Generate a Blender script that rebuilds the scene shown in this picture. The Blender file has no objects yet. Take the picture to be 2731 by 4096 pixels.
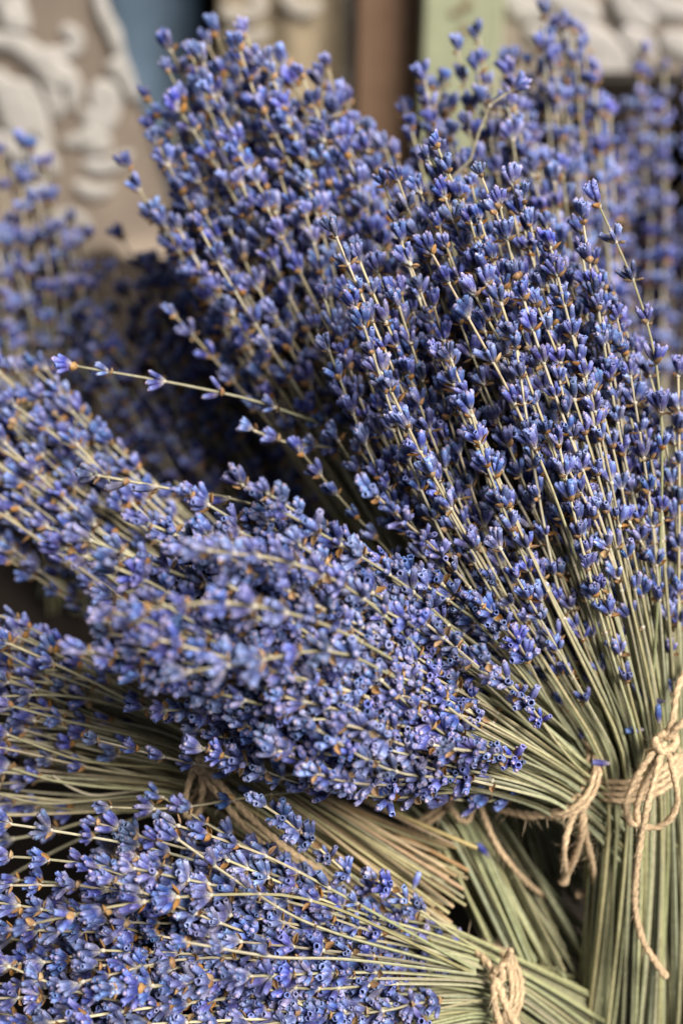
import bpy, math, random
import numpy as np
from mathutils import Vector, Matrix, Quaternion

random.seed(7)
rng = np.random.default_rng(7)
R = math.radians
scene = bpy.context.scene
C = scene.collection

# ------------------------------------------------------------------ camera
PITCH, CAM_H, FOCUS = 40.0, 0.575, 0.55
LENS, SENSOR_W = 54.0, 24.0
PW, PH = 2731.0, 4096.0                       # size of the photograph in pixels
cam_data = bpy.data.cameras.new('camera')
cam = bpy.data.objects.new('camera', cam_data)
C.objects.link(cam)
cam.location = (0, 0, CAM_H)
cam.rotation_euler = (R(90 - PITCH), 0, 0)
cam_data.sensor_fit = 'HORIZONTAL'
cam_data.sensor_width = SENSOR_W
cam_data.lens = LENS
cam_data.clip_start = 0.01
cam_data.clip_end = 50
cam_data.dof.use_dof = True
cam_data.dof.focus_distance = 0.535
cam_data.dof.aperture_fstop = 4.5
cam_data.dof.aperture_blades = 0
scene.camera = cam

# ------------------------------------------------------------------ sky and sun (soft overcast daylight)
SUN_EL, SUN_AZ = 53.0, 132.0                   # azimuth measured clockwise from +Y
world = bpy.data.worlds.new('World')
scene.world = world
world.use_nodes = True
wn = world.node_tree.nodes
wl = world.node_tree.links
sky = wn.new('ShaderNodeTexSky')
sky.sky_type = 'NISHITA'
sky.sun_disc = False
sky.sun_elevation = R(SUN_EL)
sky.sun_rotation = R(SUN_AZ)
sky.dust_density = 0.2
sky.air_density = 0.4
hs = wn.new('ShaderNodeHueSaturation')         # a clouded, whitish sky
hs.inputs['Saturation'].default_value = 0.25
wl.new(sky.outputs['Color'], hs.inputs['Color'])
wl.new(hs.outputs['Color'], wn['Background'].inputs['Color'])
wn['Background'].inputs['Strength'].default_value = 0.05
sun_data = bpy.data.lights.new('sun', 'SUN')
sun_data.energy = 5.0
sun_data.angle = R(28)
sun_data.color = (1.0, 0.95, 0.88)
sun = bpy.data.objects.new('sun', sun_data)
C.objects.link(sun)
sd = Vector((math.sin(R(SUN_AZ)) * math.cos(R(SUN_EL)), math.cos(R(SUN_AZ)) * math.cos(R(SUN_EL)), math.sin(R(SUN_EL))))
sun.rotation_euler = sd.to_track_quat('Z', 'Y').to_euler()
sun.location = sd * 3

vs = scene.view_settings
vs.view_transform = 'Standard'
vs.look = 'None'
vs.exposure = 0.5
vs.gamma = 1.0
vs.use_curve_mapping = False
scene.render.engine = 'CYCLES'
scene.cycles.use_denoising = True
scene.cycles.use_adaptive_sampling = True
scene.cycles.adaptive_threshold = 0.02
scene.cycles.max_bounces = 3
scene.cycles.diffuse_bounces = 1
scene.cycles.transmission_bounces = 3

# ------------------------------------------------------------------ helpers
FPX = LENS / SENSOR_W * PW
SP, CP = math.sin(R(PITCH)), math.cos(R(PITCH))
CAM = np.array([0, 0, CAM_H])
RIGHT = np.array([1.0, 0, 0])
FWD = np.array([0, CP, -SP])
UP = np.array([0, SP, CP])

def at(px, py, d):
    """a place in the world, given where the photograph shows it and how far off it is"""
    return CAM + d * FWD + RIGHT * ((px - PW / 2) / FPX * d) + UP * ((PH / 2 - py) / FPX * d)

def at_y(px, py, Y):
    """where the line of sight meets the upright plane y = Y"""
    r = FWD + RIGHT * ((px - PW / 2) / FPX) + UP * ((PH / 2 - py) / FPX)
    return CAM + r * (Y / r[1])

def project(p):
    q = np.asarray(p) - CAM
    d = q @ FWD
    return PW / 2 + FPX * (q @ RIGHT) / d, PH / 2 - FPX * (q @ UP) / d

def unit(v):
    v = np.asarray(v, float)
    return v / (np.linalg.norm(v) + 1e-12)

def tag(o, label=None, cat=None, group=None, kind=None):
    if label: o['label'] = label
    if cat: o['category'] = cat
    if group: o['group'] = group
    if kind: o['kind'] = kind
    return o

def smooth_path(pts, n):
    """Catmull-Rom through the points, n samples evenly spread"""
    P = np.array(pts, float)
    if len(P) == 2:
        return P[0] + (P[1] - P[0]) * np.linspace(0, 1, n)[:, None]
    Q = np.vstack([2 * P[0] - P[1], P, 2 * P[-1] - P[-2]])
    out = []
    for t in np.linspace(0, len(P) - 1 - 1e-6, n * 4):
        i = int(t); f = t - i
        a, b, c, d = Q[i], Q[i + 1], Q[i + 2], Q[i + 3]
        out.append(0.5 * (2 * b + (c - a) * f + (2 * a - 5 * b + 4 * c - d) * f * f + (3 * b - a - 3 * c + d) * f ** 3))
    out = np.array(out)
    s = np.concatenate([[0], np.cumsum(np.linalg.norm(np.diff(out, axis=0), axis=1))])
    u = np.linspace(0, s[-1], n)
    return np.stack([np.interp(u, s, out[:, k]) for k in range(out.shape[1])], 1)

def frames(P):
    """tangents and a steady pair of normals along a path"""
    T = np.gradient(P, axis=0)
    T /= np.linalg.norm(T, axis=1)[:, None] + 1e-12
    ref = np.array([0.3, 0.2, 1.0]) if abs(T[0][2]) < 0.8 else np.array([1.0, 0.2, 0])
    n = unit(np.cross(T[0], ref))
    N = []
    for t in T:
        n = unit(n - t * (n @ t))
        N.append(n)
    N = np.array(N)
    return T, N, np.cross(T, N)

class MB:
    """collects verts, faces, a colour for each vert, a material index for each face"""
    def __init__(self):
        self.v, self.f, self.c, self.m = [], [], [], []
        self.n = 0
    def add(self, v, f, c, m=0):
        v = np.asarray(v, float)
        c = np.asarray(c, float)
        if c.ndim == 1:
            c = np.tile(c, (len(v), 1))
        self.v.append(v); self.c.append(c)
        self.f += [tuple(int(i) + self.n for i in q) for q in f]
        self.m += [m] * len(f)
        self.n += len(v)
    def mesh(self, name, mats, smooth=True):
        me = bpy.data.meshes.new(name)
        V = np.vstack(self.v)
        me.from_pydata(V.tolist(), [], self.f)
        for m in mats: me.materials.append(m)
        if len(mats) > 1:
            me.polygons.foreach_set('material_index', self.m)
        me.polygons.foreach_set('use_smooth', [smooth] * len(self.f))
        at_ = me.color_attributes.new('tint', 'FLOAT_COLOR', 'POINT')
        col = np.ones((len(V), 4)); col[:, :3] = np.clip(np.vstack(self.c), 0, 1)
        at_.data.foreach_set('color', col.ravel())
        return me

def ring_faces(nr, ns, cap0=False, cap1=False):
    f = []
    for i in range(nr - 1):
        for j in range(ns):
            k = (j + 1) % ns
            f.append((i * ns + j, i * ns + k, (i + 1) * ns + k, (i + 1) * ns + j))
    if cap0: f.append(tuple(range(ns))[::-1])
    if cap1: f.append(tuple((nr - 1) * ns + j for j in range(ns)))
    return f

def obj(name, me, parent=None, loc=None):
    o = bpy.data.objects.new(name, me)
    C.objects.link(o)
    if parent: o.parent = parent
    if loc is not None: o.location = loc
    return o

# ------------------------------------------------------------------ materials
def material(name, rough=0.8, sheen=0.0, sheen_tint=(1, 1, 1), bump=0.0, bscale=1000, mott=0.0, mscale=500,
             base=None, rand=0.0, randhue=0.0, translucent=0.0, spec=0.25):
    m = bpy.data.materials.new(name)
    m.use_nodes = True
    N, L = m.node_tree.nodes, m.node_tree.links
    bs = N['Principled BSDF']
    bs.inputs['Roughness'].default_value = rough
    bs.inputs['Specular IOR Level'].default_value = spec
    if base is None:
        a = N.new('ShaderNodeAttribute'); a.attribute_name = 'tint'
        col = a.outputs['Color']
    else:
        a = N.new('ShaderNodeRGB'); a.outputs[0].default_value = (*base, 1)
        col = a.outputs[0]
    tc = N.new('ShaderNodeTexCoord')
    if mott:
        n = N.new('ShaderNodeTexNoise'); n.inputs['Scale'].default_value = mscale; n.inputs['Detail'].default_value = 3
        L.new(tc.outputs['Object'], n.inputs['Vector'])
        mr = N.new('ShaderNodeMapRange')
        mr.inputs['From Min'].default_value = 0.3; mr.inputs['From Max'].default_value = 0.7
        mr.inputs['To Min'].default_value = 1 - mott; mr.inputs['To Max'].default_value = 1 + mott
        L.new(n.outputs['Fac'], mr.inputs['Value'])
        mx = N.new('ShaderNodeVectorMath'); mx.operation = 'SCALE'
        L.new(col, mx.inputs[0]); L.new(mr.outputs[0], mx.inputs['Scale'])
        col = mx.outputs[0]
    if rand or randhue:
        oi = N.new('ShaderNodeObjectInfo')
        h = N.new('ShaderNodeHueSaturation')
        r1 = N.new('ShaderNodeMapRange')
        r1.inputs['To Min'].default_value = 1 - rand; r1.inputs['To Max'].default_value = 1 + rand
        L.new(oi.outputs['Random'], r1.inputs['Value'])
        L.new(r1.outputs[0], h.inputs['Value'])
        fr = N.new('ShaderNodeMath'); fr.operation = 'MULTIPLY'; fr.inputs[1].default_value = 7.31
        L.new(oi.outputs['Random'], fr.inputs[0])
        f2 = N.new('ShaderNodeMath'); f2.operation = 'FRACT'; L.new(fr.outputs[0], f2.inputs[0])
        r2 = N.new('ShaderNodeMapRange')
        r2.inputs['To Min'].default_value = 0.5 - randhue; r2.inputs['To Max'].default_value = 0.5 + randhue
        L.new(f2.outputs[0], r2.inputs['Value']); L.new(r2.outputs[0], h.inputs['Hue'])
        fs = N.new('ShaderNodeMath'); fs.operation = 'MULTIPLY'; fs.inputs[1].default_value = 13.7
        L.new(oi.outputs['Random'], fs.inputs[0])
        f3 = N.new('ShaderNodeMath'); f3.operation = 'FRACT'; L.new(fs.outputs[0], f3.inputs[0])
        r3 = N.new('ShaderNodeMapRange'); r3.inputs['To Min'].default_value = 0.80; r3.inputs['To Max'].default_value = 1.08
        L.new(f3.outputs[0], r3.inputs['Value']); L.new(r3.outputs[0], h.inputs['Saturation'])
        L.new(col, h.inputs['Color'])
        col = h.outputs['Color']
    L.new(col, bs.inputs['Base Color'])
    if sheen:
        bs.inputs['Sheen Weight'].default_value = sheen
        bs.inputs['Sheen Roughness'].default_value = 0.45
        bs.inputs['Sheen Tint'].default_value = (*sheen_tint, 1)
    if bump:
        n = N.new('ShaderNodeTexNoise'); n.inputs['Scale'].default_value = bscale; n.inputs['Detail'].default_value = 2
        L.new(tc.outputs['Object'], n.inputs['Vector'])
        b = N.new('ShaderNodeBump'); b.inputs['Strength'].default_value = bump; b.inputs['Distance'].default_value = 0.0006
        L.new(n.outputs['Fac'], b.inputs['Height']); L.new(b.outputs['Normal'], bs.inputs['Normal'])
    if translucent:
        t = N.new('ShaderNodeBsdfTranslucent'); L.new(col, t.inputs['Color'])
        mx = N.new('ShaderNodeMixShader'); mx.inputs[0].default_value = translucent
        L.new(bs.outputs[0], mx.inputs[1]); L.new(t.outputs[0], mx.inputs[2])
        L.new(mx.outputs[0], N['Material Output'].inputs['Surface'])
    return m

M_CALYX = material('lavender_calyx', 0.85, sheen=0.18, sheen_tint=(0.62, 0.70, 1.0), bump=0.55, bscale=1900, mott=0.28, mscale=1100,
                   rand=0.36, randhue=0.015, spec=0.05)
M_BRACT = material('dry_bract', 0.75, bump=0.3, bscale=1500, mott=0.25, mscale=700, rand=0.15, translucent=0.3)
M_STEM = material('dry_stem', 0.7, bump=0.25, bscale=1400, mott=0.16, mscale=420, rand=0.16, randhue=0.012, spec=0.3)
M_TWINE = material('jute_twine', 0.9, sheen=0.15, sheen_tint=(1, 0.9, 0.75), bump=0.6, bscale=1600, mott=0.22, mscale=900)
M_CLOTH = material('plain_cloth', 0.9, bump=0.2, bscale=400, mott=0.2, mscale=22)
M_LACE = material('lace_thread', 0.9, bump=0.3, bscale=500, mott=0.16, mscale=70)
M_PAINT = material('painted_board', 0.6, bump=0.2, bscale=150, mott=0.14, mscale=40)
M_TABLE = material('dark_table_wood', 0.8, base=(0.022, 0.016, 0.012), bump=0.3, bscale=120, mott=0.3, mscale=30)

# ------------------------------------------------------------------ the surface the bundles lie on
TZ = -0.028                                    # height of the surface
b = MB()
gx = np.linspace(-0.9, 0.9, 2); gy = np.linspace(-0.3, 1.25, 2)
b.add([(gx[0], gy[0], TZ), (gx[1], gy[0], TZ), (gx[1], gy[1], TZ), (gx[0], gy[1], TZ),
       (gx[0], gy[0], TZ - .03), (gx[1], gy[0], TZ - .03), (gx[1], gy[1], TZ - .03), (gx[0], gy[1], TZ - .03)],
      [(0, 1, 2, 3), (7, 6, 5, 4), (0, 4, 5, 1), (1, 5, 6, 2), (2, 6, 7, 3), (3, 7, 4, 0)], (0.02, 0.015, 0.012))
tag(obj('table_surface', b.mesh('table_surface', [M_TABLE], False)), kind='structure')

# ------------------------------------------------------------------ what hangs and stands behind
YB = 1.02                                      # the backdrop stands about a metre away

def curtain(name, edge_l, edge_r, y, colour, folds, amp, label, cat, group=None, phase=0.0, n=48, rows=14, mat=None):
    """a hanging cloth between two edges, each given as its place in the picture at the top and at the bottom"""
    mb = MB()
    thick = 0.002
    tl, bl = [at_y(p[0], p[1], y) for p in edge_l]
    tr, br = [at_y(p[0], p[1], y) for p in edge_r]
    V = []
    for side in (0, 1):
        for i in range(rows):
            t = i / (rows - 1)
            for j in range(n):
                s = j / (n - 1)
                p = (tl * (1 - s) + tr * s) * (1 - t) + (bl * (1 - s) + br * s) * t
                p = p.copy()
                p[1] = y + curtain_wave(s, t, folds, amp, phase) + side * thick
                p[2] = max(p[2], TZ + 0.001)
                V.append(p)
    F = []
    off = rows * n
    for i in range(rows - 1):
        for j in range(n - 1):
            a = i * n + j
            F.append((a, a + n, a + n + 1, a + 1))
            F.append((off + a, off + a + 1, off + a + n + 1, off + a + n))
    for i in range(rows - 1):
        for j in (0, n - 1):
            a = i * n + j
            F.append((a, off + a, off + a + n, a + n))
    for j in range(n - 1):
        for i in (0, rows - 1):
            a = i * n + j
            F.append((a, a + 1, off + a + 1, off + a))
    mb.add(V, F, colour)
    o = obj(name, mb.mesh(name, [mat or M_CLOTH]))
    return tag(o, label, cat, group)

def curtain_wave(s, t, folds, amp, phase):
    return amp * (math.sin(folds * 2 * math.pi * s + phase + 0.6 * t) + 0.35 * math.sin(folds * 4.7 * s + 2.0 * t + phase * 2))

def lace_stroke(parent, y, pts, widths, colour, name='lace_motif', lift=0.0022):
    """a raised, padded band of lace following a drawn line"""
    P2 = smooth_path([(p[0], p[1], w) for p, w in zip(pts, widths)], max(10, 6 * len(pts)))
    n = len(P2)
    W = np.array([at_y(p[0], p[1], y) for p in P2])
    sc = y / FPX * 1.06
    T = np.gradient(W, axis=0); T[:, 1] = 0
    T /= np.linalg.norm(T, axis=1)[:, None] + 1e-9
    Nn = np.stack([-T[:, 2], np.zeros(n), T[:, 0]], 1)
    prof = [(-1, 0.0), (-0.94, 0.8), (-0.35, 0.95), (0, 0.9), (0.35, 0.95), (0.94, 0.8), (1, 0.0), (0, -0.3)]
    V = []
    order = len(parent.children)
    for i in range(n):
        e = min(1.0, math.sqrt(max(0.02, 1 - (2 * i / (n - 1) - 1) ** 8)))
        for a, h in prof:
            p = W[i] + Nn[i] * a * P2[i][2] * 0.54 * sc * e
            p = p.copy(); p[1] = y - lift - h * 0.0004 * e - order * 0.00006 + random.uniform(-.00005, .00005)
            V.append(p)
    mb = MB(); mb.add(V, ring_faces(n, len(prof), True, True), colour)
    return obj(name, mb.mesh(name, [M_LACE]), parent)

LACE = (0.60, 0.56, 0.51)
lc = curtain('lace_curtain', [(-1700, -2600), (-300, 1700)], [(-440, -2600), (860, 1300)], YB, (0.32, 0.255, 0.20), 2.2, 0.0012,
             'tan curtain with raised white scroll lace hanging behind the left bundles', 'curtain')
for pts, w in [
    ([(10, -80), (50, 20), (115, 120)], [130, 110, 45]),
    ([(165, 188), (235, 205), (295, 190), (305, 140), (270, 112), (250, 135)], [30, 46, 56, 56, 50, 26]),
    ([(-60, 150), (70, 165), (165, 235), (265, 290), (300, 370), (270, 440)], [60, 80, 90, 80, 66, 40]),
    ([(-30, 270), (35, 380), (60, 500), (120, 580)], [90, 90, 90, 70]),
    ([(95, 310), (150, 420), (170, 520), (200, 600)], [60, 72, 70, 50]),
    ([(190, 320), (225, 400), (235, 470)], [50, 54, 30]),
    ([(405, 310), (425, 390), (415, 470), (350, 545), (250, 560)], [110, 120, 100, 75, 40]),
    ([(325, 430), (355, 455), (385, 490)], [36, 50, 50]),
    ([(385, -80), (415, 40), (455, 120), (480, 200), (505, 290), (545, 400)], [40, 50, 54, 40, 50, 44]),
    ([(430, 240), (480, 270), (520, 330)], [40, 80, 50]),
    ([(-40, 520), (60, 590), (160, 620), (235, 690)], [50, 90, 100, 50]),
    ([(330, 640), (400, 660), (470, 640), (530, 600)], [40, 70, 60, 30]),
    ([(60, 660), (120, 720), (200, 740)], [60, 60, 36]),
    ([(300, 720), (380, 760), (460, 740)], [44, 60, 34]),
    ([(30, 300), (60, 420), (110, 540)], [120, 130, 110]), ([(330, 500), (380, 560), (450, 560)], [60, 100, 60]), ([(120, 200), (200, 260), (250, 340)], [60, 110, 70]),
    ([(20, 40), (60, 70), (90, 110)], [80, 90, 50]),
    ([(190, 880), (270, 850), (340, 880), (350, 930)], [30, 50, 44, 24])]:
    lace_stroke(lc, YB - 0.0005, pts, w, LACE)

bc = curtain('blue_curtain', [(-300, -2600), (520, 1500)], [(850, -2600), (760, 1500)], YB + 0.05, (0.115, 0.165, 0.225), 1.2, 0.009,
             'dusty blue grey hanging cloth beside the lace curtain', 'curtain', phase=0.9)

def board(name, x0, x1, ytop, y, colour, label, cat, depth=0.02, taper=0.0, mat=None, bottom=None):
    a, c = at_y(x0, 100, y), at_y(x1, 100, y)
    zt = at_y(x0, ytop, y)[2]; zb = TZ + 0.0012 if bottom is None else bottom
    bev = 0.002
    prof = [(-1 , 0 + bev), (-1 + 0, depth - bev), (-1, depth), (1, depth), (1, 0 + bev)]
    hw = (c[0] - a[0]) / 2; cx = (c[0] + a[0]) / 2
    outline = [(-hw + bev, 0), (hw - bev, 0), (hw, bev), (hw, depth - bev), (hw - bev, depth), (-hw + bev, depth), (-hw, depth - bev), (-hw, bev)]
    rows = [zb, zb + bev, zb + (zt - zb) * .33, zb + (zt - zb) * .66, zt - bev, zt]
    V = []
    for i, z in enumerate(rows):
        k = 0.985 if i in (0, len(rows) - 1) else 1.0
        for (ox, oy) in outline:
            V.append((cx + ox * k + random.uniform(-.0003, .0003), y + oy, z))
    mb = MB(); mb.add(V, ring_faces(len(rows), 8, True, True), colour)
    return tag(obj(name, mb.mesh(name, [mat or M_PAINT], False)), label, cat)

board('dark_gap_board', 740, 900, -2600, YB + 0.075, (0.006, 0.006, 0.008), 'narrow black strip standing in for the dark gap between the blue cloth and the cream cloth', 'board')  # near-black colour paints in the darkness of the gap between the cloths
cc = curtain('cream_cloth', [(850, -2600), (880, 1500)], [(1470, -2600), (1440, 1500)], YB + 0.02, (0.44, 0.35, 0.235), 2.6, 0.003,
             'cream cloth with pale lace hanging behind the tallest left bundle', 'cloth', phase=2.0)
for pts, w in [([(880, 30), (960, 60), (1040, 20), (1000, -60)], [50, 70, 60, 40]), ([(900, 130), (1000, 150), (1080, 110)], [40, 60, 30]),
               ([(1390, -60), (1415, 150), (1405, 320), (1390, 480)], [36, 40, 60, 60]), ([(1120, -40), (1200, 30), (1290, 10)], [50, 70, 40]),
               ([(1050, 210), (1120, 240), (1130, 320)], [40, 50, 40])]:
    lace_stroke(cc, YB + 0.0165, pts, w, (0.56, 0.50, 0.42))
board('brown_board', 1425, 1682, -2600, YB + 0.002, (0.27, 0.165, 0.105), 'plain brown wooden board between the cream cloth and the green post', 'board')
gp = board('green_post', 1690, 2010, -2600, YB - 0.02, (0.47, 0.49, 0.32), 'pale green painted wooden post with brown knots behind the bundles', 'post', depth=0.05)
for (x, y, r) in [(1862, 22, 20), (1820, 50, 18), (1858, 122, 20), (1875, 10, 12)]:
    c = at_y(x, y, YB - 0.02); s = r / FPX * YB * 1.1
    mb = MB(); V = []
    for k, (rr, dy) in enumerate([(1, 0.0008), (0.95, -0.0006), (0.5, -0.0012)]):
        for j in range(10):
            a = j / 10 * 2 * math.pi
            V.append((c[0] + s * rr * math.cos(a) * (1 + .2 * math.sin(3 * a + x)), c[1] + dy, c[2] + 0.8 * s * rr * math.sin(a)))
    mb.add(V, ring_faces(3, 10, True, True), (0.22, 0.11, 0.05))
    obj('knot', mb.mesh('knot', [M_PAINT]), gp)
rc = curtain('lace_drape', [(1960, -2600), (1900, 1500)], [(3300, -2600), (3000, 1500)], YB + 0.01, (0.40, 0.335, 0.275), 2.4, 0.0012,
             'greyish drape with broad white lace leaves behind the right bundles', 'curtain', phase=1.0)
for pts, w in [([(2030, -30), (2100, 30), (2190, 60)], [60, 90, 60]), ([(2180, -40), (2300, 20), (2400, 60)], [60, 90, 50]),
               ([(2230, 90), (2340, 160), (2440, 240), (2470, 330)], [90, 150, 140, 70]), ([(2460, -60), (2520, 40), (2620, 90)], [60, 90, 60]),
               ([(2560, -60), (2640, 10), (2760, 40)], [60, 80, 70]), ([(2480, 110), (2560, 170), (2600, 240)], [50, 90, 60]),
               ([(2640, 130), (2720, 170), (2800, 230)], [60, 90, 60]), ([(2100, 100), (2170, 150), (2200, 220)], [40, 60, 50])]:
    lace_stroke(rc, YB + 0.0095, pts, w, (0.62, 0.575, 0.53))
def slab(name, p0, p1, parent, colour=(0.018, 0.013, 0.010)):
    """a bevelled plank between two corners"""
    p0, p1 = np.array(p0), np.array(p1)
    c, h = (p0 + p1) / 2, (p1 - p0) / 2
    k = 0.0015
    V, F = [], []
    for z in (-1, -1 + k / h[2], 1 - k / h[2], 1):
        q = k if abs(z) == 1 else 0
        for sx, sy in ((-1, -1), (1, -1), (1, 1), (-1, 1)):
            V.append(c + np.array([sx * (h[0] - q), sy * (h[1] - q), z * h[2]]))
    mb = MB(); mb.add(V, ring_faces(4, 4, True, True), colour)
    return obj(name, mb.mesh(name, [M_PAINT], False), parent)
crate = tag(obj('dark_crate', None, None, (0.2, YB - 0.06, TZ)), 'dark wooden crate board behind the far right bundle, with an unseen side added to shade it', 'crate')
crate.empty_display_size = 0.02
zt = at_y(2500, 300, YB - 0.06)[2] - TZ
for k in range(4):                              # back planks, then a right side out of view
    slab('plank', (-0.045, 0.0, 0.002 + k * zt / 4), (0.038, 0.012, (k + 1) * zt / 4 - 0.002), crate)
for k in range(4):  # unseen side planks, added to cast shade on the far right bundle
    slab('plank', (0.040, -0.30, 0.002 + k * zt / 4), (0.052, 0.012, (k + 1) * zt / 4 - 0.002), crate)

# ------------------------------------------------------------------ lavender: calyces, bracts, whorls
def basis(d):
    d = unit(d)
    u = unit(np.cross(d, [0.13, 0.31, 0.94] if abs(d[2]) < 0.9 else [1, 0.1, 0.0]))
    return u, np.cross(d, u), d

def mixc(a, b, t):
    return np.array(a) * (1 - t) + np.array(b) * t

def add_calyx(mb, base, d, L, rad, rs, corolla):
    """one ribbed woolly tube with a ragged open mouth"""
    u, w, d = basis(d)
    ns = 10
    bend = rs.uniform(-0.10, 0.10)
    deep = mixc((0.030, 0.052, 0.225), (0.056, 0.050, 0.195), rs.random())
    base_c = mixc((0.34, 0.28, 0.33), (0.30, 0.30, 0.26), rs.random())
    tip = mixc((0.18, 0.275, 0.64), (0.28, 0.29, 0.60), rs.random())
    br = rs.uniform(0.65, 1.3)
    if rs.random() < 0.08:                     # a faded, greyer one
        deep = mixc(deep, (0.20, 0.17, 0.25), 0.6); tip = mixc(tip, (0.45, 0.40, 0.52), 0.5)
    prof = [(0.0, 0.28), (0.10, 0.50), (0.28, 0.83), (0.50, 1.0), (0.72, 0.97), (0.90, 0.82), (1.0, 0.86), (1.02, 0.66), (0.93, 0.52), (0.62, 0.40)]
    V, Cc = [], []
    tooth = rs.integers(0, ns)
    for k, (s, r) in enumerate(prof):
        for j in range(ns):
            a = 2 * math.pi * j / ns
            rib = 1 + (0.075 if j % 2 else -0.075) * (1 if 1 <= k <= 5 else 0)
            rr = rad * r * rib
            ss = s
            if k in (6, 7):
                rr *= 1 + rs.uniform(-0.14, 0.20)
                ss += rs.uniform(-0.03, 0.07) + (0.10 if j == tooth else 0)
            p = base + d * (ss * L) + (u * math.cos(a) + w * math.sin(a)) * rr + u * (bend * L * s * s)
            V.append(p)
            if k <= 1: c = base_c
            elif k == 2: c = mixc(base_c, deep, 0.62)
            elif k == 3: c = deep * br
            elif k == 4: c = mixc(deep, tip, 0.22) * br
            elif k == 5: c = mixc(deep, tip, 0.60) * br
            elif k in (6, 7): c = tip * (1.12 if rs.random() < 0.6 else 0.8)
            elif k == 8: c = deep * 0.6
            else: c = np.array((0.035, 0.025, 0.07))
            if 1 <= k <= 5: c = c * (1.12 if j % 2 else 0.85)
            Cc.append(c)
    mb.add(V, ring_faces(len(prof), ns, True, True), Cc, 0)
    if corolla:                                # shrivelled petals left in the mouth
        V, Cc = [], []
        c0 = mixc((0.30, 0.27, 0.55), (0.52, 0.42, 0.55), rs.random()) * rs.uniform(.7, 1.1)
        n2 = 7
        top = base + d * L * 0.9 + u * bend * L
        for k, (s, r) in enumerate([(0, 0.5), (0.10, 0.62), (0.22, 0.50), (0.27, 0.15)]):
            for j in range(n2):
                a = 2 * math.pi * j / n2
                rr = rad * r * rs.uniform(0.7, 1.3)
                V.append(top + d * (s * L + rs.uniform(-.04, .05) * L) + (u * math.cos(a) + w * math.sin(a)) * rr)
                Cc.append(c0 * rs.uniform(0.7, 1.25))
        mb.add(V, ring_faces(4, n2, False, True), Cc, 0)

def add_bract(mb, base, d, out, L, W, rs):
    """a small papery cupped scale"""
    d = unit(d); side = unit(np.cross(d, out)); out = unit(np.cross(side, d))
    c = mixc((0.54, 0.26, 0.085), (0.60, 0.40, 0.20), rs.random()) * rs.uniform(0.65, 1.05)
    V, Cc = [], []
    rows = [(0, 0.35, 0), (0.3, 0.95, -0.05), (0.6, 0.85, 0.0), (0.85, 0.45, 0.10), (1.0, 0.05, 0.2)]
    for s, wd, o in rows:
        for q in (-1, -0.5, 0, 0.5, 1):
            cup = (1 - q * q) * 0.34 * W * wd
            V.append(base + d * s * L + side * q * wd * W * 0.5 + out * (cup + o * L + rs.uniform(-.03, .03) * W))
            Cc.append(c * (0.8 + 0.3 * s) * (1.1 if q in (-.5, .5) else 0.92))
    F = []
    for i in range(4):
        for j in range(4):
            a = i * 5 + j
            F.append((a, a + 1, a + 6, a + 5))
    mb.add(V, F, Cc, 1)

def whorl_mesh(kind, seed):
    rs = np.random.default_rng(seed)
    mb = MB()
    mm = 0.001
    lo, hi = {'open': (5, 7), 'full': (6, 9), 'dense': (9, 12), 'tip': (6, 9), 'few': (1, 3), 'bare': (0, 1)}[kind]
    n = int(rs.integers(lo, hi + 1)) if hi > 1 else 0
    # collar where the flowers leave the stem
    V = []
    for (z, r) in [(-0.9, 0.62), (-0.35, 1.0), (0.15, 1.02), (0.8, 0.6)]:
        for j in range(8):
            a = 2 * math.pi * j / 8
            V.append((r * math.cos(a) * mm * rs.uniform(.85, 1.15), r * math.sin(a) * mm * rs.uniform(.85, 1.15), z * mm))
    mb.add(V, ring_faces(4, 8), (0.50, 0.44, 0.34), 2)
    for i in range(n):
        if kind in ('few',):
            phi = rs.uniform(0, 2 * math.pi)
        else:
            phi = (math.pi if i % 2 else 0) + rs.uniform(-1, 1) * 1.25
        if kind == 'tip':
            th = R(rs.uniform(6, 38)); zb = rs.uniform(0, 3.4) * mm
        elif kind == 'dense':
            th = R(rs.uniform(16, 66)); zb = rs.uniform(0, 1.6) * mm
        else:
            th = R(rs.uniform(12, 43)); zb = rs.uniform(-.2, 1.2) * mm
        L = rs.uniform(6.2, 8.0) * mm
        if rs.random() < 0.16: L *= 0.68
        rad = L * rs.uniform(0.17, 0.215)
        d = np.array([math.cos(phi) * math.sin(th), math.sin(phi) * math.sin(th), math.cos(th)])
        base = np.array([math.cos(phi) * 0.7 * mm, math.sin(phi) * 0.7 * mm, zb])
        add_calyx(mb, base, d, L, rad, rs, rs.random() < 0.6)
    nb = {'open': 2, 'full': 2, 'dense': 3, 'tip': 2, 'few': 1, 'bare': 2}[kind]
    for i in range(nb):
        if rs.random() < 0.22: continue
        phi = math.pi * i + rs.uniform(-.5, .5) + (1.2 if kind == 'dense' and i == 2 else 0)
        th = R(rs.uniform(30, 56)) if rs.random() < 0.78 else R(rs.uniform(65, 110))
        o = np.array([math.cos(phi), math.sin(phi), 0])
        d = o * math.sin(th) + np.array([0, 0, 1]) * math.cos(th)
        k = 0.5 if kind == 'bare' else 1.0
        add_bract(mb, o * 0.9 * mm + np.array([0, 0, -.6 * mm]), d, o - np.array([0, 0, 1.0]), rs.uniform(3.6, 5.4) * mm * k, rs.uniform(3.2, 4.6) * mm * k, rs)
    return mb.mesh('flower_whorl', [M_CALYX, M_BRACT, M_STEM])

WH = {k: [whorl_mesh(k, 100 * i + s) for s in range(n)] for i, (k, n) in enumerate(
    [('open', 10), ('full', 12), ('dense', 10), ('tip', 8), ('few', 6), ('bare', 3)])}

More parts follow.
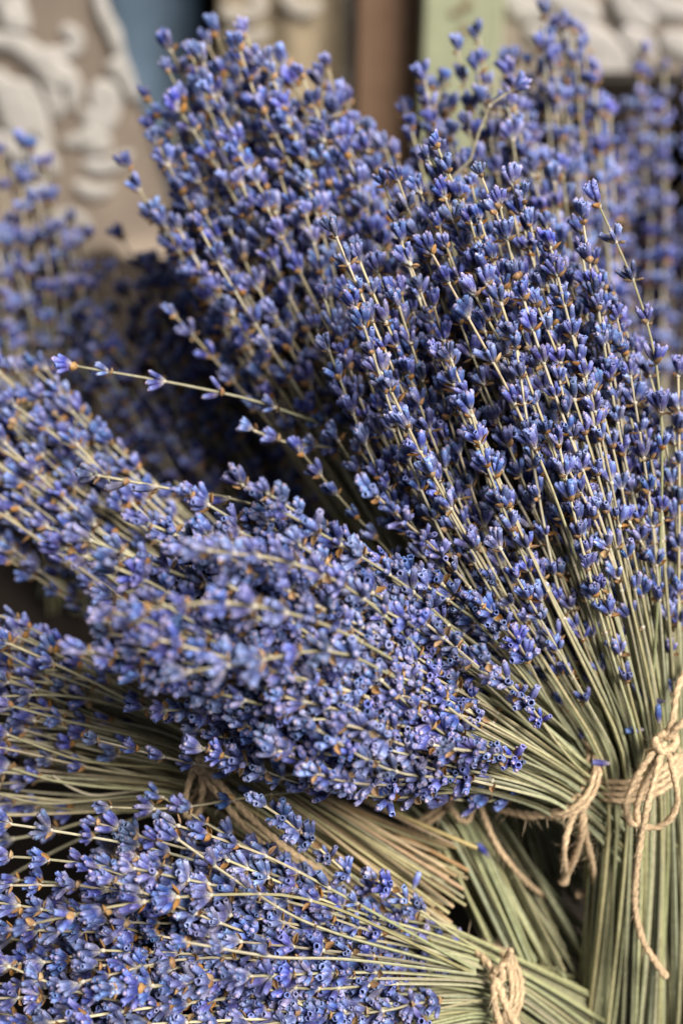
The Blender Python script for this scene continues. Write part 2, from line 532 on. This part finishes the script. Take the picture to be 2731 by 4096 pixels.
def stem_mesh(P, r0, r1, rs, cut, hue):
    """a thin square stem with grooves; P runs from the cut end to the tip"""
    n = len(P)
    T, N, B = frames(P)
    ns = 8
    s = np.linspace(0, 1, n)
    lower = mixc((0.375, 0.34, 0.175), (0.31, 0.33, 0.185), rs.random())
    lower = mixc(lower, (0.36, 0.24, 0.10), hue)
    upper = mixc((0.50, 0.42, 0.28), (0.43, 0.39, 0.24), rs.random())
    br = rs.uniform(0.75, 1.2)
    ridge = rs.uniform(0.82, 1.12, ns)
    ang = 2 * np.pi * np.arange(ns) / ns + rs.uniform(0, 6)
    rad = np.where(np.arange(ns) % 2 == 0, 1.08, 0.84)
    r = r0 + (r1 - r0) * s ** 0.8
    ring = N[:, None, :] * np.cos(ang)[None, :, None] + B[:, None, :] * np.sin(ang)[None, :, None]
    V = (P[:, None, :] + ring * (r[:, None] * rad[None, :])[:, :, None]).reshape(-1, 3)
    k = np.clip((s - 0.35) / 0.4, 0, 1)[:, None, None]
    Cc = (lower * (1 - k) + upper * k) * br * (ridge * np.where(np.arange(ns) % 2 == 0, 1.1, 0.8))[None, :, None]
    if hue > 0:                                # cut ends weathered to orange
        e = np.clip((0.30 - s) / 0.2, 0, 1)[:, None, None] * min(1.0, hue * 1.6)
        Cc = Cc * (1 - e) + np.array((0.47, 0.30, 0.15)) * br * e
    Cc = Cc.reshape(-1, 3)
    mb = MB()
    mb.add(V, ring_faces(n, ns, False, True), Cc)
    mb.add(np.array(V[:ns]), [tuple(range(ns))[::-1]], np.array(cut) * rs.uniform(.7, 1.1))
    return mb.mesh('stalk', [M_STEM])

def in_view(p, m=170):
    x, y = project(p)
    return -m < x < PW + m and -m < y < PH + m

def add_stalk(root, base, P, rs, kinds, nw, gap, r0=0.00082, r1=0.00046, cut=(0.45, 0.36, 0.2), hue=0.0, tip=True, clip_from=None, scale=1.0):
    """one stalk along P with its whorls"""
    P = np.array(P)
    P[:, 2] = np.maximum(P[:, 2], TZ + 0.0025)
    st = obj('stalk', stem_mesh(P - base, r0, r1, rs, cut, hue), root)
    seg = np.linalg.norm(np.diff(P, axis=0), axis=1)
    s = np.concatenate([[0], np.cumsum(seg)])
    T = np.gradient(P, axis=0)
    pos = s[-1] - 0.0012
    for i in range(nw):
        if pos < s[-1] * 0.03 or (clip_from is not None and pos < clip_from): break
        p = np.array([np.interp(pos, s, P[:, k]) for k in range(3)])
        t = unit([np.interp(pos, s, T[:, k]) for k in range(3)])
        if in_view(p):
            if i == 0 and tip: k = 'tip'
            else:
                k = kinds[int(rs.integers(len(kinds)))]
                if i >= nw - 2 and rs.random() < 0.55: k = 'few'
                if i >= nw - 1 and rs.random() < 0.5: k = 'bare'
            me = WH[k][int(rs.integers(len(WH[k])))]
            o = bpy.data.objects.new('flower_whorl', me)
            C.objects.link(o); o.parent = st
            q = Vector(t).to_track_quat('Z', 'Y') @ Quaternion((0, 0, 1), rs.uniform(0, 2 * math.pi))
            sc = rs.uniform(0.64, 0.93) * scale * (0.92 if i == 0 else 1)
            o.matrix_local = Matrix.LocRotScale(Vector(p - base), q, Vector((sc, sc, sc * rs.uniform(.95, 1.08))))
        pos -= gap * rs.uniform(0.72, 1.25) * (1 + 0.05 * i)
    return st

def bezier(a, c, b, t):
    return (1 - t) ** 2 * a + 2 * t * (1 - t) * c + t * t * b

def bundle(butt, tie, head, n, r_tie, r_head, r_butt, label, seed, ctrl=None, flat=0.75, Lspread=0.5, dome=0.25, kinds=('open', 'full'),
           nw=(5, 8), gap=0.0145, hue=0.0, butt_jit=0.03, name='lavender_bundle', wild=0.006, lmin_t=0.14, front=0.0, scale=1.0, r0=0.00082,
           peak=0.6, twist=0.7, gexp=0.95, lpow=1.25):
    rs = np.random.default_rng(seed)
    A, Tt, H = at(*butt), at(*tie), at(*head)
    base = A.copy()
    root = obj(name, None, None, base)
    root.empty_display_size = 0.02
    tag(root, label, 'lavender bundle', 'tied bundles of dried lavender')
    Cc = at(*ctrl) if ctrl else Tt + (Tt - A) / np.linalg.norm(Tt - A) * np.linalg.norm(H - Tt) * 0.4
    if not ctrl: Cc = (Cc + (Tt + H) / 2) / 2
    lenh = np.linalg.norm(H - Tt); lenb = np.linalg.norm(A - Tt)
    ring = []
    golden = math.pi * (3 - math.sqrt(5))
    for i in range(n):
        rho = min(1.04, ((i + 0.5) / n) ** 0.45 * rs.uniform(0.88, 1.08))
        ph = i * golden + rs.uniform(-.7, .7)
        a, b2 = rho * math.cos(ph), rho * math.sin(ph)
        L = (1 - dome * rho * rho) * (1 - Lspread * rs.random() ** lpow)
        L *= 1 + front * b2
        bendv = rs.normal(0, 1, 3) * wild
        wob = rs.normal(0, 1, 3) * wild * 0.28; wph = rs.uniform(0, 6.28); wfr = rs.uniform(5, 10)
        P = []
        jb = 1 + rs.uniform(-butt_jit, butt_jit)
        jit = rs.normal(0, 1, 3) * 0.0030
        ca, sa = math.cos(twist), math.sin(twist)
        for k in range(6):                                      # cut end up to the tie
            t = 1 - k / 6
            ax = Tt + (A - Tt) * t * jb
            dirv = unit(Tt - A)
            u = unit(np.cross(dirv, FWD)); w = unit(np.cross(dirv, u))
            if w @ FWD < 0: w = -w
            rr = r_tie + (r_butt - r_tie) * t ** 0.8
            aa = a * (1 + (ca - 1) * t) - b2 * sa * t
            bb = b2 * (1 + (ca - 1) * t) + a * sa * t
            P.append(ax + u * aa * rr + w * bb * rr * (0.8 if t > 0 else 1) + jit * t * t)
        m = 15
        for k in range(m + 1):
            t = L * k / m
            ax = bezier(Tt, Cc, H, t)
            dirv = unit(2 * (1 - t) * (Cc - Tt) + 2 * t * (H - Cc))
            u = unit(np.cross(dirv, FWD)); w = unit(np.cross(dirv, u))
            if w @ FWD < 0: w = -w
            g = math.sin(min(1, t / peak) * math.pi / 2) ** gexp
            rr = r_tie + (r_head - r_tie) * g
            f2 = flat + (1 - flat) * (1 - g)
            P.append(ax + u * a * rr + w * b2 * rr * f2 + bendv * (t / max(L, .3)) ** 2 + wob * math.sin(wfr * t + wph) * min(1, 3 * t))
        P = np.array(P)
        for _ in range(3):
            P[2:13] = 0.25 * P[1:12] + 0.5 * P[2:13] + 0.25 * P[3:14]
        ring.append(P[6].copy()); NECK.setdefault(root.name, [None] * 3)
        if not any(in_view(p, 300) for p in P): continue
        cl = lenb + lenh * lmin_t * rs.uniform(0.5, 1.7)
        add_stalk(root, base, P, rs, kinds, int(rs.integers(nw[0], nw[1] + 1)), gap, cut=(0.5, 0.38, 0.2) if hue == 0 else (0.55, 0.32, 0.14),
                  hue=hue * rs.random(), clip_from=cl, scale=scale, r0=r0 * rs.uniform(0.72, 1.1))
    ring = np.array(ring); cen = ring.mean(0)
    dv = unit(unit(Tt - A) + unit(Cc - Tt))
    off = ring - cen; off -= np.outer(off @ dv, dv)
    NECK[root.name] = (cen, dv, np.percentile(np.linalg.norm(off, axis=1), 88) + 0.0008)
    return root, base

NECK = {}
def stray(rb, pts, seed, nw, gap=0.0145, kinds=('open', 'full'), scale=1.0, tip=True):
    """a stalk that has come away from the mass of its bundle; pts run from the tie out to the tip"""
    root, base = rb
    rs = np.random.default_rng(seed)
    P = smooth_path([at(*p) for p in pts], 20)
    return add_stalk(root, base, P, rs, kinds, nw, gap, r0=0.00068, scale=scale, tip=tip)

# ------------------------------------------------------------------ jute twine
def twine_mesh(path, r=0.0016, seg=0.0006, turns=130, fray=0, hairs=True, seed=0, name='twine'):
    rs = np.random.default_rng(seed)
    P = np.array(path)
    ln = np.sum(np.linalg.norm(np.diff(P, axis=0), axis=1))
    n = max(12, int(ln / seg))
    P = smooth_path(P, n)
    T, N, B = frames(P)
    ns = 12
    V, Cc = [], []
    tw = 0
    c0 = np.array((0.60, 0.43, 0.26))
    fib = rs.uniform(0.85, 1.15, 12)
    for i in range(n):
        tw += seg * 1500
        e = 1 + 0.10 * math.sin(i * 0.21 + seed) + (0.5 * max(0, (i - n + 8) / 8) if fray else 0)
        if i in (0, n - 1) and not fray: e *= 0.6
        for j in range(ns):
            a = 2 * math.pi * j / ns
            l = math.cos(2 * (a - tw * 0.5))
            rr = r * 0.74 * e * (1 + 0.12 * l + rs.uniform(-.09, .09))
            V.append(P[i] + (N[i] * math.cos(a) + B[i] * math.sin(a)) * rr)
            Cc.append(c0 * (1.0 + 0.12 * l) * rs.uniform(0.8, 1.15) * fib[j])
    mb = MB(); mb.add(V, ring_faces(n, ns, True, True), Cc)
    if hairs:
        for h in range(int(ln / 0.0008)):
            i = int(rs.integers(0, n))
            d = unit(rs.normal(0, 1, 3) + T[i] * rs.uniform(-1.2, 1.2))
            L = rs.uniform(0.002, 0.006)
            p0 = P[i] + unit(d - T[i] * (d @ T[i])) * r * 0.8
            s = unit(np.cross(d, [0.2, 0.5, 0.8])) * 0.00009
            bend = rs.normal(0, 1, 3) * 0.0008
            mb.add([p0 - s, p0 + s, p0 + d * L * .5 + s * .8 + bend * .4, p0 + d * L * .5 - s * .8 + bend * .4, p0 + d * L + bend], [(0, 1, 2, 3), (3, 2, 4)], (0.55, 0.42, 0.27))
    return mb

def tie_wrap(rb, turns=3, tr=0.0014, seed=0, name='twine', pitch=0.0026):
    """the turns of twine round the neck of a bundle"""
    root, base = rb
    Tt, dirv, r = NECK[root.name]
    u = unit(np.cross(dirv, FWD)); w = unit(np.cross(dirv, u))
    n = int(turns * 40)
    P = []
    for i in range(n):
        a = 2 * math.pi * i / 40
        P.append(Tt + (u * math.cos(a) + w * math.sin(a)) * (r + tr * 0.8) + dirv * ((i / n - 0.5) * turns * pitch + 0.0008 * math.sin(3 * a)))
    return obj(name, twine_mesh(np.array(P) - base, tr, seed=seed).mesh('twine', [M_TWINE]), root)

def twine_piece(rb, parent, name, pts, r=0.0016, seed=0, fray=0):
    root, base = rb
    P = smooth_path([at(*p) for p in pts], max(14, 10 * len(pts)))
    return obj(name, twine_mesh(P - base, r, seed=seed, fray=fray).mesh(name, [M_TWINE]), parent)

# ------------------------------------------------------------------ the bundles, farthest first
bundle((320, 2380, .86), (240, 1950, .80), (30, 560, .755), 54, .014, .033, .018,
       'blurred upright lavender bundle at the far left edge in front of the lace curtain', 11, Lspread=.42, nw=(6, 8), scale=1.1)
bundle((2640, 3000, .84), (2690, 2300, .83), (2660, 110, .81), 64, .014, .036, .020,
       'shaded upright lavender bundle at the far right in front of the dark crate', 12, Lspread=.5, nw=(7, 10), gap=.0125, scale=1.15)
bundle((2420, 2900, .76), (2370, 2200, .73), (2150, 60, .72), 120, .016, .028, .020,
       'blurred upright lavender bundle standing before the green post and lace drape', 13, Lspread=.5, dome=.10, scale=1.1)
bundle((1650, 3000, .745), (1330, 2480, .740), (390, 960, .745), 115, .018, .040, .022,
       'shaded lavender bundle sunk low behind the stray sprig, between left bundles', 14, Lspread=.45, scale=1.1)
rb3 = bundle((2330, 3100, .69), (2200, 2400, .675), (1725, 160, .645), 110, .018, .038, .022,
       'lavender bundle with small tips below the green post, behind the right front bundle', 15, Lspread=.5, dome=.18, gap=.0125, scale=1.06)
B2 = ((2230, 3540, .665), (1790, 2430, .66), (820, 150, .645))
rb2 = bundle(*B2, 210, .016, .059, .026,
       'tall lavender bundle leaning left towards the blue cloth and dark gap', 16, ctrl=(1430, 1500, .65), Lspread=.46, dome=.28, peak=1.0, lpow=2.0,
       lmin_t=.32, gap=.0118, nw=(7, 9), scale=1.1, wild=.007)
B8 = ((2190, 3860, .632), (1760, 3180, .627), (-430, 1400, .63))
rb8 = bundle(*B8, 108, .0165, .028, .0195,
       'lavender bundle at left whose cut stems pass beneath the middle bundle', 17, ctrl=(700, 2350, .63), Lspread=.27, butt_jit=.09, nw=(6, 8), lmin_t=.45,
       scale=1.08, wild=.009)
B10 = ((1720, 3600, .600), (790, 3060, .604), (-900, 2730, .590))
rb10 = bundle(*B10, 116, .017, .040, .0225,
       'lavender bundle with orange cut stem ends and twine hanging over it', 18, ctrl=(100, 2850, .60), Lspread=.42, hue=.5, butt_jit=.1, nw=(6, 8), lmin_t=.30,
       wild=.009)
B12 = ((2470, 4200, .648), (1930, 3930, .592), (-250, 3820, .525))
rb12 = bundle(*B12, 200, .0140, .038, .022,
       'lavender bundle in the bottom left corner with knotted twine', 19, ctrl=(1250, 3870, .555), peak=.85, gexp=1.15, lmin_t=.17, Lspread=.52,
       kinds=('full', 'dense', 'dense'), gap=.0094, nw=(7, 11), wild=.011, scale=1.02)
B9 = ((2780, 3420, .625), (2240, 3090, .592), (320, 2240, .468))
rb9 = bundle(*B9, 200, .0155, .0385, .024,
       'middle lavender bundle lying flat with its heads towards the viewer', 20, ctrl=(1420, 2610, .535), peak=.55, gexp=1.25, lmin_t=.29, Lspread=.42, dome=.32,
       kinds=('full', 'dense', 'dense'), gap=.0094, nw=(7, 11), wild=.008, flat=.9, scale=1.02)
bundle((3250, 3500, .64), (3120, 2900, .625), (2990, 1250, .60), 40, .016, .028, .020,
       'lavender bundle cut off by the right edge, only a fringe of buds showing', 22, Lspread=.5)
B1 = ((2610, 4180, .632), (2530, 3010, .598), (1690, 670, .565))
rb1 = bundle(*B1, 280, .0185, .0565, .030,
       'sharply focused upright lavender bundle at right tied with a twine bow', 21, ctrl=(2060, 1850, .575), Lspread=.52, dome=.27, wild=.0075, flat=.7,
       peak=.68, gap=.0115, nw=(7, 9), lpow=1.4, scale=.95, butt_jit=.06)

# stalks that stray from their bundles
stray(rb2, [(1720, 2300, .66), (1500, 1830, .62), (1130, 1640, .59), (760, 1545, .575), (290, 1462, .565)], 41, 7, gap=.017, kinds=('few', 'open'))
stray(rb2, [(1720, 2300, .66), (1560, 1900, .62), (1350, 1800, .60), (1150, 1770, .59), (1010, 1720, .585)], 42, 5, gap=.0125)
stray(rb9, [(2200, 3100, .585), (1850, 3165, .575), (1400, 3150, .565), (1000, 3190, .56), (700, 3235, .555), (430, 3230, .55)], 43, 5, gap=.0125)
stray(rb9, [(2150, 3060, .58), (1500, 3060, .57), (1150, 3100, .565), (800, 3060, .555), (380, 2960, .545)], 44, 6, gap=.012, kinds=('few', 'open'))
stray(rb9, [(2150, 3060, .575), (1750, 2990, .555), (1400, 2950, .545), (1000, 2880, .53), (560, 2830, .52)], 45, 5, gap=.0125, kinds=('full',))
stray(rb9, [(2150, 3000, .57), (1800, 2720, .53), (1500, 2430, .50), (1200, 2260, .47), (820, 2200, .455)], 46, 9, gap=.0105, kinds=('full', 'dense'))
stray(rb9, [(2150, 3020, .57), (1700, 2780, .52), (1350, 2610, .48), (1000, 2650, .462), (740, 2690, .457)], 47, 7, gap=.0105, kinds=('full', 'dense'))
stray(rb9, [(2150, 3020, .57), (1700, 2720, .52), (1300, 2500, .475), (900, 2410, .452), (580, 2440, .447)], 48, 8, gap=.0105, kinds=('full', 'dense'))
stray(rb9, [(2100, 2960, .57), (1500, 2400, .53), (1050, 2040, .515), (700, 1960, .51), (380, 1900, .505)], 49, 7, gap=.012, kinds=('full', 'few'))
stray(rb12, [(1900, 3890, .57), (1300, 3720, .54), (1000, 3560, .525), (700, 3350, .515)], 50, 5, gap=.0135, kinds=('few', 'full'))
stray(rb12, [(1900, 3880, .57), (1400, 3600, .548), (1050, 3420, .535), (700, 3300, .53)], 51, 7, gap=.012, kinds=('few', 'full'))
stray(rb12, [(1900, 3900, .57), (1400, 3840, .53), (1100, 3830, .51), (740, 3770, .50)], 52, 4, gap=.013, kinds=('full',))
stray(rb12, [(1900, 3900, .57), (1300, 3620, .53), (900, 3580, .515), (500, 3620, .51), (120, 3700, .51)], 53, 8, gap=.0125, kinds=('full',))
stray(rb12, [(1900, 3900, .575), (1200, 3600, .56), (700, 3420, .555), (250, 3330, .55), (-80, 3280, .55)], 57, 9, gap=.0115, kinds=('full', 'dense'))
stray(rb12, [(1900, 3900, .575), (1100, 3640, .56), (600, 3500, .555), (200, 3440, .55), (-120, 3420, .55)], 58, 9, gap=.0115, kinds=('full', 'dense'))
stray(rb12, [(1900, 3900, .575), (1000, 3660, .565), (500, 3560, .56), (60, 3520, .56)], 59, 8, gap=.011, kinds=('full', 'dense'))
stray(rb9, [(2200, 3110, .58), (1900, 3130, .565), (1500, 3080, .55), (1150, 3010, .54), (800, 2920, .53)], 60, 11, gap=.0105, kinds=('full', 'dense'))
stray(rb9, [(2200, 3110, .58), (1950, 3180, .572), (1650, 3150, .562), (1300, 3090, .552)], 61, 9, gap=.0098, kinds=('full', 'dense'))
stray(rb9, [(2200, 3110, .58), (2000, 3200, .576), (1750, 3190, .568), (1500, 3130, .56)], 62, 8, gap=.0095, kinds=('full', 'few'))
stray(rb3, [(2100, 2300, .66), (1800, 900, .62), (1890, 620, .61), (1950, 430, .605), (2060, 350, .60)], 54, 2, gap=.009, kinds=('open',))
stray(rb1, [(2600, 2900, .58), (2640, 2200, .56), (2640, 1600, .55), (2560, 1200, .548), (2390, 810, .548)], 55, 8, gap=.0142, kinds=('open',))
stray(rb1, [(2500, 2900, .58), (2260, 2100, .545), (2060, 1620, .535), (1900, 1320, .532), (1720, 1000, .532)], 56, 6, gap=.0142, kinds=('open', 'full'))

# ------------------------------------------------------------------ twine on the bundles that show theirs
w = tie_wrap(rb1, 4, .0014, 1)
twine_piece(rb1, w, 'knot', [(2600, 3015, .572), (2640, 2945, .566), (2690, 2930, .567), (2695, 2985, .565), (2640, 3005, .562), (2615, 2950, .564)], .0021, 2)
twine_piece(rb1, w, 'bow_loop', [(2650, 2975, .565), (2590, 3040, .563), (2530, 3140, .565), (2505, 3230, .568), (2520, 3290, .571), (2550, 3300, .572)], .0017, 3)
twine_piece(rb1, w, 'bow_loop', [(2650, 2980, .566), (2610, 3060, .566), (2565, 3160, .568), (2545, 3240, .570), (2560, 3295, .572), (2620, 3312, .571), (2680, 3275, .568), (2708, 3200, .565), (2695, 3100, .563), (2665, 2985, .564)], .0016, 4)
twine_piece(rb1, w, 'tail', [(2655, 2970, .565), (2625, 3090, .560), (2590, 3220, .558), (2565, 3340, .562), (2545, 3480, .568), (2538, 3620, .575), (2565, 3750, .582), (2620, 3850, .587), (2660, 3905, .590)], .0017, 5, fray=1)
twine_piece(rb1, w, 'tail', [(2660, 2960, .566), (2690, 2880, .565), (2715, 2740, .570), (2790, 2620, .58)], .0017, 6)
twine_piece(rb1, w, 'tail', [(2665, 2960, .566), (2720, 2900, .562), (2800, 2850, .562)], .0017, 30)

w = tie_wrap(rb9, 2, .0014, 7)
twine_piece(rb9, w, 'knot', [(2298, 3215, 0.5830), (2328, 3240, 0.5810), (2338, 3200, 0.5790), (2308, 3190, 0.5800)], .0019, 8)
twine_piece(rb9, w, 'tail', [(1988, 3235, 0.6030), (2108, 3262, 0.5930), (2218, 3250, 0.5850), (2308, 3190, 0.5810), (2353, 3080, 0.5830), (2346, 2960, 0.5840)], .0020, 9)
twine_piece(rb9, w, 'bow_loop', [(2318, 3220, 0.5810), (2278, 3300, 0.5830), (2256, 3400, 0.5840), (2263, 3480, 0.5990), (2298, 3420, 0.5990), (2333, 3300, 0.5840), (2328, 3225, 0.5830)], .0016, 10)
twine_piece(rb9, w, 'tail', [(2328, 3220, 0.5810), (2328, 3330, 0.5850), (2298, 3430, 0.5950), (2253, 3530, 0.6060)], .0018, 11, fray=1)
twine_piece(rb9, w, 'tail', [(2328, 3220, 0.5810), (2343, 3340, 0.5870), (2373, 3480, 0.6010), (2378, 3570, 0.6110), (2308, 3580, 0.6160)], .0016, 12, fray=1)

w = tie_wrap(rb8, 2, .0014, 13)
twine_piece(rb8, w, 'bow_loop', [(1770, 3120, 0.6030), (1790, 3200, 0.6040), (1830, 3270, 0.6060), (1870, 3285, 0.6060), (1890, 3230, 0.6060), (1880, 3150, 0.6040)], .0015, 14)
twine_piece(rb8, w, 'tail', [(1900, 3140, 0.6040), (1930, 3250, 0.6060), (1985, 3380, 0.6100), (2060, 3480, 0.6160), (2140, 3560, 0.6240), (2230, 3610, 0.6360)], .0015, 15, fray=1)

w = tie_wrap(rb10, 3, .0014, 16)
twine_piece(rb10, w, 'knot', [(770, 3060, 0.5750), (800, 3090, 0.5730), (820, 3050, 0.5730), (785, 3030, 0.5740)], .0021, 17)
twine_piece(rb10, w, 'tail', [(800, 3060, 0.5730), (890, 3150, 0.5720), (1010, 3280, 0.5730), (1150, 3400, 0.5760), (1270, 3480, 0.5760), (1335, 3560, 0.5800)], .0018, 18, fray=1)
twine_piece(rb10, w, 'tail', [(790, 3070, 0.5730), (870, 3180, 0.5740), (980, 3310, 0.5760), (1100, 3420, 0.5780), (1290, 3530, 0.5800), (1480, 3650, 0.5840), (1620, 3760, 0.5900)], .0017, 19, fray=1)
twine_piece(rb10, w, 'bow_loop', [(780, 3060, 0.5740), (750, 3150, 0.5740), (740, 3250, 0.5760), (790, 3260, 0.5760), (810, 3160, 0.5750), (800, 3070, 0.5740)], .0016, 20)

w = tie_wrap(rb12, 3, .0014, 21)
twine_piece(rb12, w, 'knot', [(1960, 3900, .572), (1995, 3930, .569), (2010, 3890, .569), (1975, 3880, .571)], .0021, 22)
twine_piece(rb12, w, 'tail', [(1985, 3905, .570), (1945, 3850, .576), (1895, 3800, .584), (1860, 3760, .591)], .0018, 23)
twine_piece(rb12, w, 'tail', [(1990, 3905, .570), (2015, 3850, .576), (2045, 3800, .57)], .0017, 24)
twine_piece(rb12, w, 'tail', [(1985, 3910, .569), (2005, 3980, .569), (2045, 4070, .572), (2105, 4160, .578)], .0020, 25)
twine_piece(rb12, w, 'tail', [(1980, 3910, .569), (1975, 4000, .569), (1995, 4090, .572), (2025, 4180, .56)], .0019, 26)

w = tie_wrap(rb2, 3, .0014, 27)
twine_piece(rb2, w, 'tail', [(1680, 2380, .64), (1640, 2260, .64), (1660, 2180, .642), (1730, 2260, .642), (1790, 2420, .64)], .002, 28)
twine_piece(rb2, w, 'tail', [(1800, 2900, .64), (2000, 2860, .64), (2110, 2790, .64), (2230, 2700, .645)], .0016, 29)

# ------------------------------------------------------------------ single buds that have dropped off
def loose_bud(px, py, d, ang, label, seed):
    rs = np.random.default_rng(seed)
    mb = MB()
    add_calyx(mb, np.zeros(3), np.array([0, 0, 1.0]), 0.0066, 0.00125, rs, False)
    p = at(px, py, d)
    o = obj('loose_bud', mb.mesh('loose_bud', [M_CALYX]), None, p)
    v = RIGHT * math.cos(R(ang)) + UP * math.sin(R(ang))
    o.rotation_euler = Vector(v).to_track_quat('Z', 'Y').to_euler()
    tag(o, label, 'flower bud', 'fallen lavender buds')
loose_bud(2500, 2755, .5755, 100, 'loose blue bud standing between stems above the right bow, leftmost of them', 61)
loose_bud(2570, 2800, .5755, 120, 'loose blue bud slanting on the stems just above the right twine bow', 62)
loose_bud(2660, 2806, .5755, 180, 'loose blue bud lying crosswise on stems, nearest above the right knot', 63)
loose_bud(2635, 2895, .568, 95, 'small loose blue bud touching the right twine knot from above', 64)
loose_bud(2575, 2920, .5755, 180, 'loose blue bud lying crosswise at the top edge of the right twine wrap', 65)
loose_bud(2440, 3055, .572, 180, 'loose dark blue bud tucked under the left end of the right twine wrap', 66)
loose_bud(1955, 3430, .609, 130, 'loose blue bud on the cut stems beside the curved twine tail', 67)
loose_bud(1650, 3560, .577, 70, 'loose blue bud on the orange cut stem ends, upper of two', 68)
loose_bud(1700, 3660, .577, 110, 'loose blue bud at the tips of the orange cut stems, lower of two', 69)
loose_bud(1025, 3175, .578, 160, 'single loose blue bud below the hanging stray sprig near the twine', 70)
